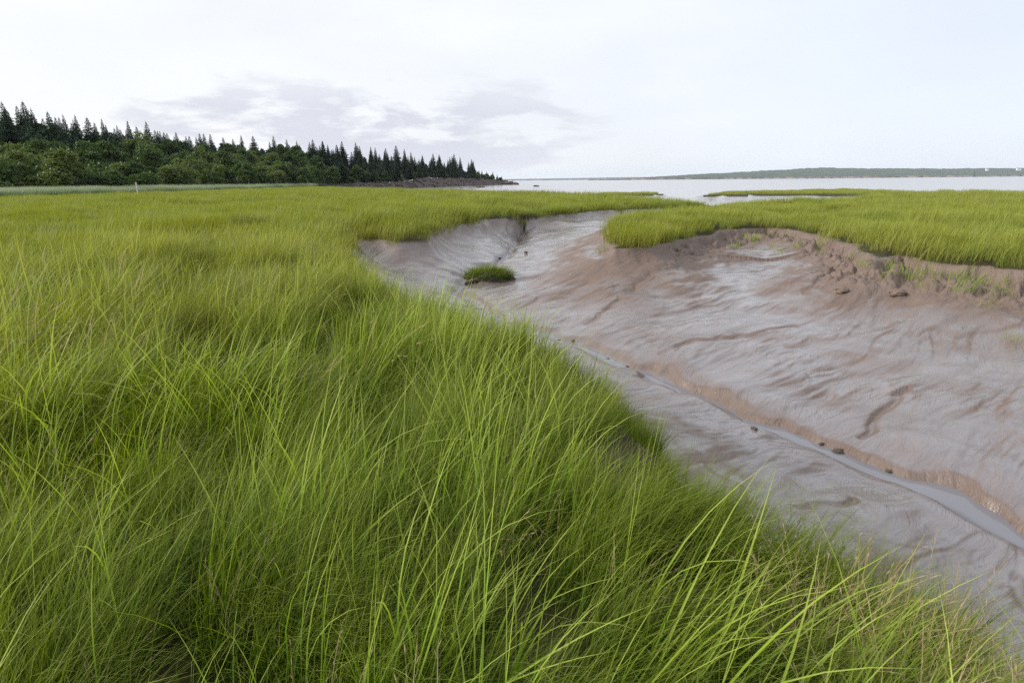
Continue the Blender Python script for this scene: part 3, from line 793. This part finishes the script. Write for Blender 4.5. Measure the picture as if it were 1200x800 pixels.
def broad_crown(h, rad_, seed, mat, low=.25, n=2600, size=.26):
    r = np.random.default_rng(seed)
    nl = 15
    C = []; Rr = []
    for i in range(nl):
        a = r.random() * 6.28; t = r.random(); q = math.sqrt(r.random()) * .75
        zz_ = h * (low + (.86 - low) * t); env = math.sin(math.pi * min(1, .22 + .72 * t)) ** .6
        C.append((math.cos(a) * q * rad_ * env, math.sin(a) * q * rad_ * env, zz_)); Rr.append(rad_ * (.28 + .24 * r.random()))
    C.append((0, 0, h * .82)); Rr.append(rad_ * .38); C.append((0, 0, h * .55)); Rr.append(rad_ * .6)
    v, q, rn = leaf_cloud(np.array(C), np.array(Rr), n, size, .85, seed)
    v[:, 2] = np.maximum(v[:, 2], .1)
    return mesh_np("crown", v, q, [mat], False, {'rnd': rn})

protos = {}
for i in range(6):
    h = 10.0
    protos['spruce', i] = (spruce_crown(h, [2.3, 2.7, 2.0, 3.0, 2.4, 1.8][i], 200 + i), trunk_mesh(h * .9, .16, .03, M_bark, 0, i), h)
for i in range(6):
    h = 8.0
    protos['broad', i] = (broad_crown(h, [3.0, 3.4, 2.8, 3.7, 3.1, 2.5][i], 300 + i, M_broad if i % 3 else M_broad_l, .2), trunk_mesh(h * .7, .17, .05, M_bark, 5, i), h)
for i in range(3):
    h = 3.2
    protos['shrub', i] = (broad_crown(h, [2.3, 2.0, 2.7][i], 400 + i, [M_broad, M_broad_l, M_broad][i], .08, 1300, .2), trunk_mesh(h * .6, .07, .03, M_bark, 5, i), h)
birch_trunk = trunk_mesh(6.4, .15, .06, M_birch, 4, 9)

trees = []                       # (px, v, kind, variant, height, label, group, name)
def rows(v, px0, px1, spacing, kind, hlo, hhi, label, group, name, jitter=.35, var=None):
    px = px0
    while px < px1:
        x_, d_ = hill_xy(np.array(px), np.array(v)); d_ = float(d_)
        step = spacing * F / d_
        nv = len([k_ for k_ in protos if k_[0] == kind])
        vi = random.choice(var) if var else random.randrange(nv)
        trees.append((px + random.uniform(-jitter, jitter) * step, v + random.uniform(-.04, .04), kind, vi, random.uniform(hlo, hhi), label, group, name))
        px += step * random.uniform(.8, 1.2)
rows(1.08, -75, 215, 3.6, 'spruce', 9, 13, "dark spruce on the high left end of the wooded ridge, rising against the sky", "spruces on the high end of the ridge", "spruce_tree", .6)
rows(.90, -75, 205, 4.4, 'spruce', 8, 11, "dark spruce packed into the shaded upper slope behind the round broadleaf crowns", "spruces on the upper slope", "spruce_tree", .6)
rows(1.08, 200, 395, 4.6, 'spruce', 7.5, 11.5, "slim spruce spire poking above the broadleaf canopy in the middle of the ridge", "spruces along the middle of the ridge", "spruce_tree", .8)
rows(1.0, 380, 562, 4.2, 'spruce', 10, 14.5, "tall pointed spruce standing in the thick row above the red cliff", "spruces above the red cliff", "spruce_tree", .6)
rows(.8, 375, 560, 3.6, 'spruce', 9, 12.5, "pointed spruce in the close-packed middle rank above the red cliff", "spruces in the middle rank over the cliff", "spruce_tree", .7)
rows(.55, 385, 562, 3.8, 'spruce', 8, 13, "pointed spruce in the second row near the edge of the red cliff", "spruces near the cliff edge", "spruce_tree", .6)
rows(.12, 410, 562, 3.8, 'spruce', 5.5, 10, "shorter spruce standing at the very brink of the red cliff", "spruces at the cliff brink", "spruce_tree", .6)
rows(.6, 553, 592, 3.6, 'spruce', 4.2, 6.5, "low spruce on the sloping tip of the headland beside the water", "spruces on the headland tip", "spruce_tree")
rows(.2, 548, 585, 5.0, 'broad', 4.0, 5.5, "small pale-green broadleaf tree on the low tip of the headland", "broadleaf trees on the headland tip", "broadleaf_tree", var=[0, 3])
rows(.03, -75, 215, 6.2, 'shrub', 2.6, 4.0, "low rounded bush at the foot of the wood behind the reed bed", "bushes at the foot of the wood", "bush")
rows(.10, -75, 345, 5.2, 'broad', 5.0, 7.8, "round broadleaf tree in the front row of the wood behind the reeds", "broadleaf trees in the front row", "broadleaf_tree", .5)
rows(.34, -75, 385, 5.2, 'broad', 6.0, 8.8, "round-crowned broadleaf tree in the second row up the wooded slope", "broadleaf trees in the second row", "broadleaf_tree", .5)
rows(1.0, -75, 210, 3.4, 'spruce', 8.5, 11.5, "dark spruce in the close rank just behind the high left skyline", "spruces behind the left skyline", "spruce_tree", .8)
rows(1.0, 205, 390, 5.2, 'spruce', 7, 10, "spruce spire standing just behind the crest of the middle ridge", "spruces behind the crest", "spruce_tree", .8)
rows(.74, -75, 190, 4.2, 'spruce', 7, 10, "dark spruce showing just over the broadleaf crowns on the left slope", "spruces over the broadleaf crowns", "spruce_tree", .6)
rows(.60, 150, 390, 5.0, 'broad', 6.0, 8.8, "broadleaf tree halfway up the wooded slope below the ridge", "broadleaf trees halfway up the slope", "broadleaf_tree", .5)
rows(.85, 205, 390, 5.8, 'broad', 6.0, 8.5, "broadleaf tree on the crest of the slope among the spruce spires", "broadleaf trees on the crest", "broadleaf_tree", .5, var=[1, 2, 4, 5])
rows(.10, 335, 455, 4.6, 'broad', 4.5, 7.0, "dark broadleaf tree at the near end of the red cliff", "broadleaf trees by the near end of the cliff", "broadleaf_tree", var=[1, 2, 4, 5])
trees += [(74, .01, 'broad', 0, 7.0, "pale-green tree leafy to the ground, standing forward of the wood on the left", None, "broadleaf_tree"),
          (28, .22, 'broad', 3, 9.0, "tallest pale-green broadleaf tree in the wood's left front", None, "broadleaf_tree"),
          (293, .05, 'broad', 2, 6.5, "broadleaf tree with a thin pale trunk showing at the edge of the wood", None, "broadleaf_tree")]
print("trees", len(trees))
for px_, v_, kind, vi, h_, lab, grp, nm in trees:
    h_ *= random.choice([.8, .88, .94, .97, 1, 1, 1.03, 1.08]) if kind == 'spruce' else random.choice([.85, 1, 1, 1.1])
    crown, trunk, h0 = protos[kind, vi]
    x_, d_ = hill_xy(np.array(px_), np.array(v_)); z_ = float(hill_z(np.array(px_), np.array(v_))) - .15
    t_ = empty(nm, (float(x_), float(d_), z_), random.random() * 6.28)
    s_ = h_ / h0; w_ = s_ * random.uniform(.9, 1.25) * (1.15 if kind == 'spruce' else 1.12)
    t_.scale = (w_, w_, s_)
    tag(t_, lab, "tree" if nm != "bush" else "bush", grp)
    link("trunk", birch_trunk if lab.find("pale trunk") >= 0 else trunk, t_); link("crown", crown, t_)
# the rest of the wood, one mass that fills the slope between the single trees
V = []; Q = []; RN = []; MI = []; b = 0
r = np.random.default_rng(77)
for i in range(560):
    con = i >= 300                                  # conifer thickets high on the slope and above the cliff, broadleaf below
    px_ = r.uniform(-160, 588); v_ = r.uniform(.05, .8) if not con else (r.uniform(.66, 1.2) if px_ < 390 else r.uniform(.12, 1.2))
    x_, d_ = hill_xy(np.array(px_), np.array(v_)); z_ = float(hill_z(np.array(px_), np.array(v_)))
    k_ = r.uniform(2.0, 3.2) * (1 if px_ < 400 else .5)
    if con:
        hh = r.uniform(4.5, 8.0) * np.interp(px_, [-160, 100, 300, 400, 540, 588], [1.0, 1.0, .85, .9, .8, .3]); k_ = hh * .30
        c = np.array([[0, 0, hh * .25], [0, 0, hh * .5], [k_ * .1, 0, hh * .74], [0, 0, hh * .92]]) + np.array([float(x_), float(d_), z_])
        v, q, rn = leaf_cloud(c, np.array([k_, k_ * .8, k_ * .5, k_ * .24]), 520, .42, 1.15, 1000 + i)
    else:
        c = np.array([[0, 0, k_ * .9], [k_ * .5, 0, k_ * .55], [-k_ * .4, k_ * .3, k_ * .6]]) + np.array([float(x_), float(d_), z_])
        v, q, rn = leaf_cloud(c, np.array([k_ * .8, k_ * .6, k_ * .6]), 420, .42, .9, 1000 + i)
    V.append(v); Q.append(q + b); RN.append(rn); MI.append(np.full(len(q), int(con))); b += len(v)
o = link("forest_undergrowth", mesh_np("forest_undergrowth", np.concatenate(V), np.concatenate(Q), [M_broad, M_spruce], False, {'rnd': np.concatenate(RN)}, np.concatenate(MI)))
tag(o, "dark understorey filling the wooded slope between the single trees", "undergrowth", kind='stuff')

# offshore ledge rocks at the tip of the headland
for i, (px_, d_, s_, lb) in enumerate([(598, 478, 2.2, "low dark rock ledge at the water just off the headland tip"), (606, 470, 1.2, "small dark rock standing in the bay beyond the headland ledge"), (564, 300, .8, "tiny dark rock standing in the water in front of the cliff"), (630, 330, .6, "lone speck of rock in the open bay right of the headland")]):
    o = link("shore_rock", rock_mesh("shore_rock", s_ * 2.6, s_ * 1.5, s_, 80 + i, M_cliff, 24, 14, .5), None, ((px_ - 600) / F * .962 * d_, d_, WZ + s_ * .1))
    tag(o, lb, "rock")

# white post by the reeds
d_ = 85.0; x_ = (161 - 600) / F * .962 * d_
p = empty("marker_post", (x_, d_, 0)); tag(p, "thin white wooden post standing among the reeds before the wood", "post")
def box(name, cx, cy, cz, sx, sy, sz, mat, parent):
    v = np.array([(cx + a * sx / 2, cy + b_ * sy / 2, cz + c * sz / 2) for c in (-1, 1) for a, b_ in ((-1, -1), (1, -1), (1, 1), (-1, 1))])
    f = np.array([(0, 3, 2, 1), (4, 5, 6, 7), (0, 1, 5, 4), (1, 2, 6, 5), (2, 3, 7, 6), (3, 0, 4, 7)])
    o = link(name, mesh_np(name, v, f, [mat]), parent)
    md = o.modifiers.new('edge', 'BEVEL'); md.width = min(sx, sy, sz) * .12; md.segments = 2
    return o
box("shaft", 0, 0, .9, .13, .13, 2.0, M_wood, p); box("cap", 0, 0, 1.93, .17, .17, .07, M_wood, p)

# pale bare strip in front of the reeds
n1 = 60; u = np.linspace(0, 1, n1); w = np.linspace(-1, 1, 7)
U, W = np.meshgrid(u, w, indexing='ij')
sx = (np.interp(U, [0, 1], [262, 335]) - 600) / F * .962; sdist = np.interp(U, [0, 1], [94, 128]) + W * 3.2 * np.sin(np.pi * U) ** .5
zc = samp(Z, sx * sdist, sdist) + .30 * (1 - W ** 2)
tag(link("mud_flat", mesh_np("mud_flat", np.stack([sx * sdist, sdist, zc + .02], -1).reshape(-1, 3), grid_faces(n1, 7), [M_sand], True)), kind='structure')

# ------------------------------------------------------------------ far shores
def far_shore(name, pxs, tops, d0, depth, cliffh, seed):
    n = 420; px = np.linspace(pxs[0], pxs[-1], n); top = np.interp(px, pxs, tops)
    prof = [(0, -1.7, 0), (2, cliffh, 0), (40, cliffh + 3, 1), (depth * .35, .62, 2), (depth * .7, .9, 2), (depth, 1.0, 2), (depth * 1.5, .7, 2)]
    rowsV = []
    for off, h, k_ in prof:
        d_ = d0 + off
        x_ = (px - 600) / F * .962 * d_
        nn = fbm(px / 9 + seed, np.full(n, off / 200.0), seed, 4)
        if k_ == 0: z_ = np.minimum(np.full(n, float(h)), np.maximum(top * .6, -1.7)) * np.clip(1 + .5 * nn, .2, 2)
        elif k_ == 1: z_ = np.minimum(np.full(n, h), top * .7) * (1 + .25 * nn)
        else: z_ = np.maximum(h * top, 1) * (1 + .07 * nn) + 2.2 * perlin(px * 1.1, np.full(n, off), seed + 3) + 1.6 * perlin(px * 2.3, np.full(n, off), seed + 4)
        z_ = np.where(top <= 0, -2.5, z_)
        rowsV.append(np.stack([x_, np.full(n, d_) + 25 * nn, z_], -1))
    V = np.stack(rowsV, 1)
    f = grid_faces(n, len(prof)); mi = np.tile([0] + [1] * (len(prof) - 2), n - 1)
    o = link(name, mesh_np(name, V.reshape(-1, 3), f, [M_farcliff, M_farwood], True, None, mi)); tag(o, kind='structure'); return o
PXF = 3300 / F * .962
far_shore("far_shore", [690, 720, 745, 760, 800, 880, 940, 970, 1000, 1100, 1200, 1330, 1500, 1800], [0, 3, 9, 15, 28, 48, 65, 68, 64, 57, 53, 58, 66, 66], 3300, 900, 7, 5)
far_shore("distant_coast", [430, 560, 640, 720, 800, 900], [20, 22, 26, 34, 40, 40], 8600, 900, 14, 9)
for i, (px_, w_, lb) in enumerate([(1157, 16, "small white house standing alone on the far wooded shore"), (1194, 26, "long white building on the far shore at the picture's edge")]):
    d_ = 3668.0; x_ = (px_ - 600) / F * .962 * (d_ - 60)
    z0 = 36.0
    hs = empty("house", (x_, d_ - 60, z0)); tag(hs, lb, "house")
    box("wall", 0, 0, 1.0, w_, 9, 16, M_white, hs)
    v = np.array([(-w_ / 2 - .5, -5.2, 9.02), (w_ / 2 + .5, -5.2, 9.02), (w_ / 2 + .5, 5.2, 9.02), (-w_ / 2 - .5, 5.2, 9.02), (-w_ / 2 - .5, 0, 12.5), (w_ / 2 + .5, 0, 12.5)])
    link("roof", mesh_np("roof", v, [np.array([(0, 1, 5, 4), (2, 3, 4, 5), (3, 2, 1, 0)]), np.array([(0, 4, 3), (1, 2, 5)])], [M_roof], False), hs)
    for k_ in range(3): box("window", -w_ * .3 + k_ * w_ * .3, -4.52, 4.5, 1.6, .1, 2.2, M_glassdk, hs)

# ------------------------------------------------------------------ haze
m, nt = nt_new("haze_air"); out = N(nt, 'ShaderNodeOutputMaterial'); pv = N(nt, 'ShaderNodeVolumePrincipled')
pv.inputs['Color'].default_value = (.80, .89, 1.0, 1); pv.inputs['Density'].default_value = 0.00005; pv.inputs['Anisotropy'].default_value = 0.0
L(nt, pv.outputs[0], out.inputs['Volume'])
hv = link("haze", mesh_np("haze", [(a, b_, c) for c in (-5.0, 95.0) for a, b_ in ((-11500, -60), (11500, -60), (11500, 11500), (-11500, 11500))],
     np.array([(0, 3, 2, 1), (4, 5, 6, 7), (0, 1, 5, 4), (1, 2, 6, 5), (2, 3, 7, 6), (3, 0, 4, 7)]), [m])); tag(hv, kind='stuff')
hv["label"] = "faint bluish air over the bay"; hv["category"] = "haze"

# ------------------------------------------------------------------ sky and sun
SUN_AZ, SUN_EL = R(-98), R(28)       # azimuth from +Y towards +X
w = bpy.data.worlds.new("World"); scene.world = w; w.use_nodes = True
nt = w.node_tree; nt.nodes.clear()
out = N(nt, 'ShaderNodeOutputWorld'); bg = N(nt, 'ShaderNodeBackground', ins={'Strength': .1})
sky = N(nt, 'ShaderNodeTexSky', sky_type='NISHITA', sun_disc=False, sun_elevation=SUN_EL, sun_rotation=SUN_AZ, air_density=1.0, dust_density=2.0, ozone_density=1.0)
tc = N(nt, 'ShaderNodeTexCoord'); sep = N(nt, 'ShaderNodeSeparateXYZ'); L(nt, tc.outputs['Generated'], sep.inputs[0])
# thin high overcast everywhere
mp = N(nt, 'ShaderNodeMapping', ins={'Scale': (2.0, 2.0, 6.0)}); L(nt, tc.outputs['Generated'], mp.inputs['Vector'])
veil = noise_n(nt, mp.outputs[0], 1.2, 5, .5)
azm = ramp(nt, math_n(nt, 'ADD', math_n(nt, 'MULTIPLY', sep.outputs['X'], .5), .5), [(.25, 0.0), (.85, 1.0)])
vcol = mixc(nt, azm, (9.3, 9.4, 9.6), (8.0, 8.6, 9.5))
base = mixc(nt, ramp(nt, veil, [(.3, .80), (.7, .95)]), sky.outputs[0], vcol)
# lavender-grey stratocumulus bank low on the left
mp2 = N(nt, 'ShaderNodeMapping', ins={'Scale': (3.4, 3.4, 12.5)}); L(nt, tc.outputs['Generated'], mp2.inputs['Vector'])
cn = noise_n(nt, mp2.outputs[0], 1.9, 8, .58, .15)
el = sep.outputs['Z']
win = math_n(nt, 'MULTIPLY', ramp(nt, el, [(.005, .45), (.03, 1.0), (.11, 1.0), (.15, .6), (.18, 0.0)]),
             ramp(nt, math_n(nt, 'ADD', math_n(nt, 'MULTIPLY', sep.outputs['X'], .5), .5), [(.17, 0.0), (.26, .9), (.45, 1.0), (.55, .7), (.63, .0)]))
cm = ramp(nt, math_n(nt, 'MULTIPLY', cn, math_n(nt, 'ADD', math_n(nt, 'MULTIPLY', win, .55), .55)), [(.435, 0.0), (.54, 1.0)])
ccol = mixc(nt, cn, (5.5, 5.7, 6.6), (6.8, 7.0, 7.8))
c2 = mixc(nt, math_n(nt, 'MULTIPLY', cm, math_n(nt, 'MULTIPLY', win, .9)), base, ccol)
L(nt, c2, bg.inputs[0]); L(nt, bg.outputs[0], out.inputs[0])

sl = bpy.data.lights.new("sun", 'SUN'); sl.energy = 3.0; sl.angle = R(10); sl.color = (1, .95, .87)
so = bpy.data.objects.new("sun", sl); COL.objects.link(so)
d = Vector((math.sin(SUN_AZ) * math.cos(SUN_EL), math.cos(SUN_AZ) * math.cos(SUN_EL), math.sin(SUN_EL)))
so.rotation_euler = d.to_track_quat('Z', 'Y').to_euler(); so.location = (0, 0, 60)

# ------------------------------------------------------------------ render settings
vs_ = scene.view_settings; vs_.view_transform = 'Standard'; vs_.look = 'None'; vs_.exposure = 0.2; vs_.gamma = 1.0; vs_.use_curve_mapping = False
c = scene.cycles
c.max_bounces = 5; c.diffuse_bounces = 2; c.glossy_bounces = 2; c.transmission_bounces = 3; c.transparent_max_bounces = 4; c.volume_bounces = 1
c.use_denoising = False; c.caustics_reflective = False; c.caustics_refractive = False
c.use_adaptive_sampling = True; c.adaptive_threshold = 0.01
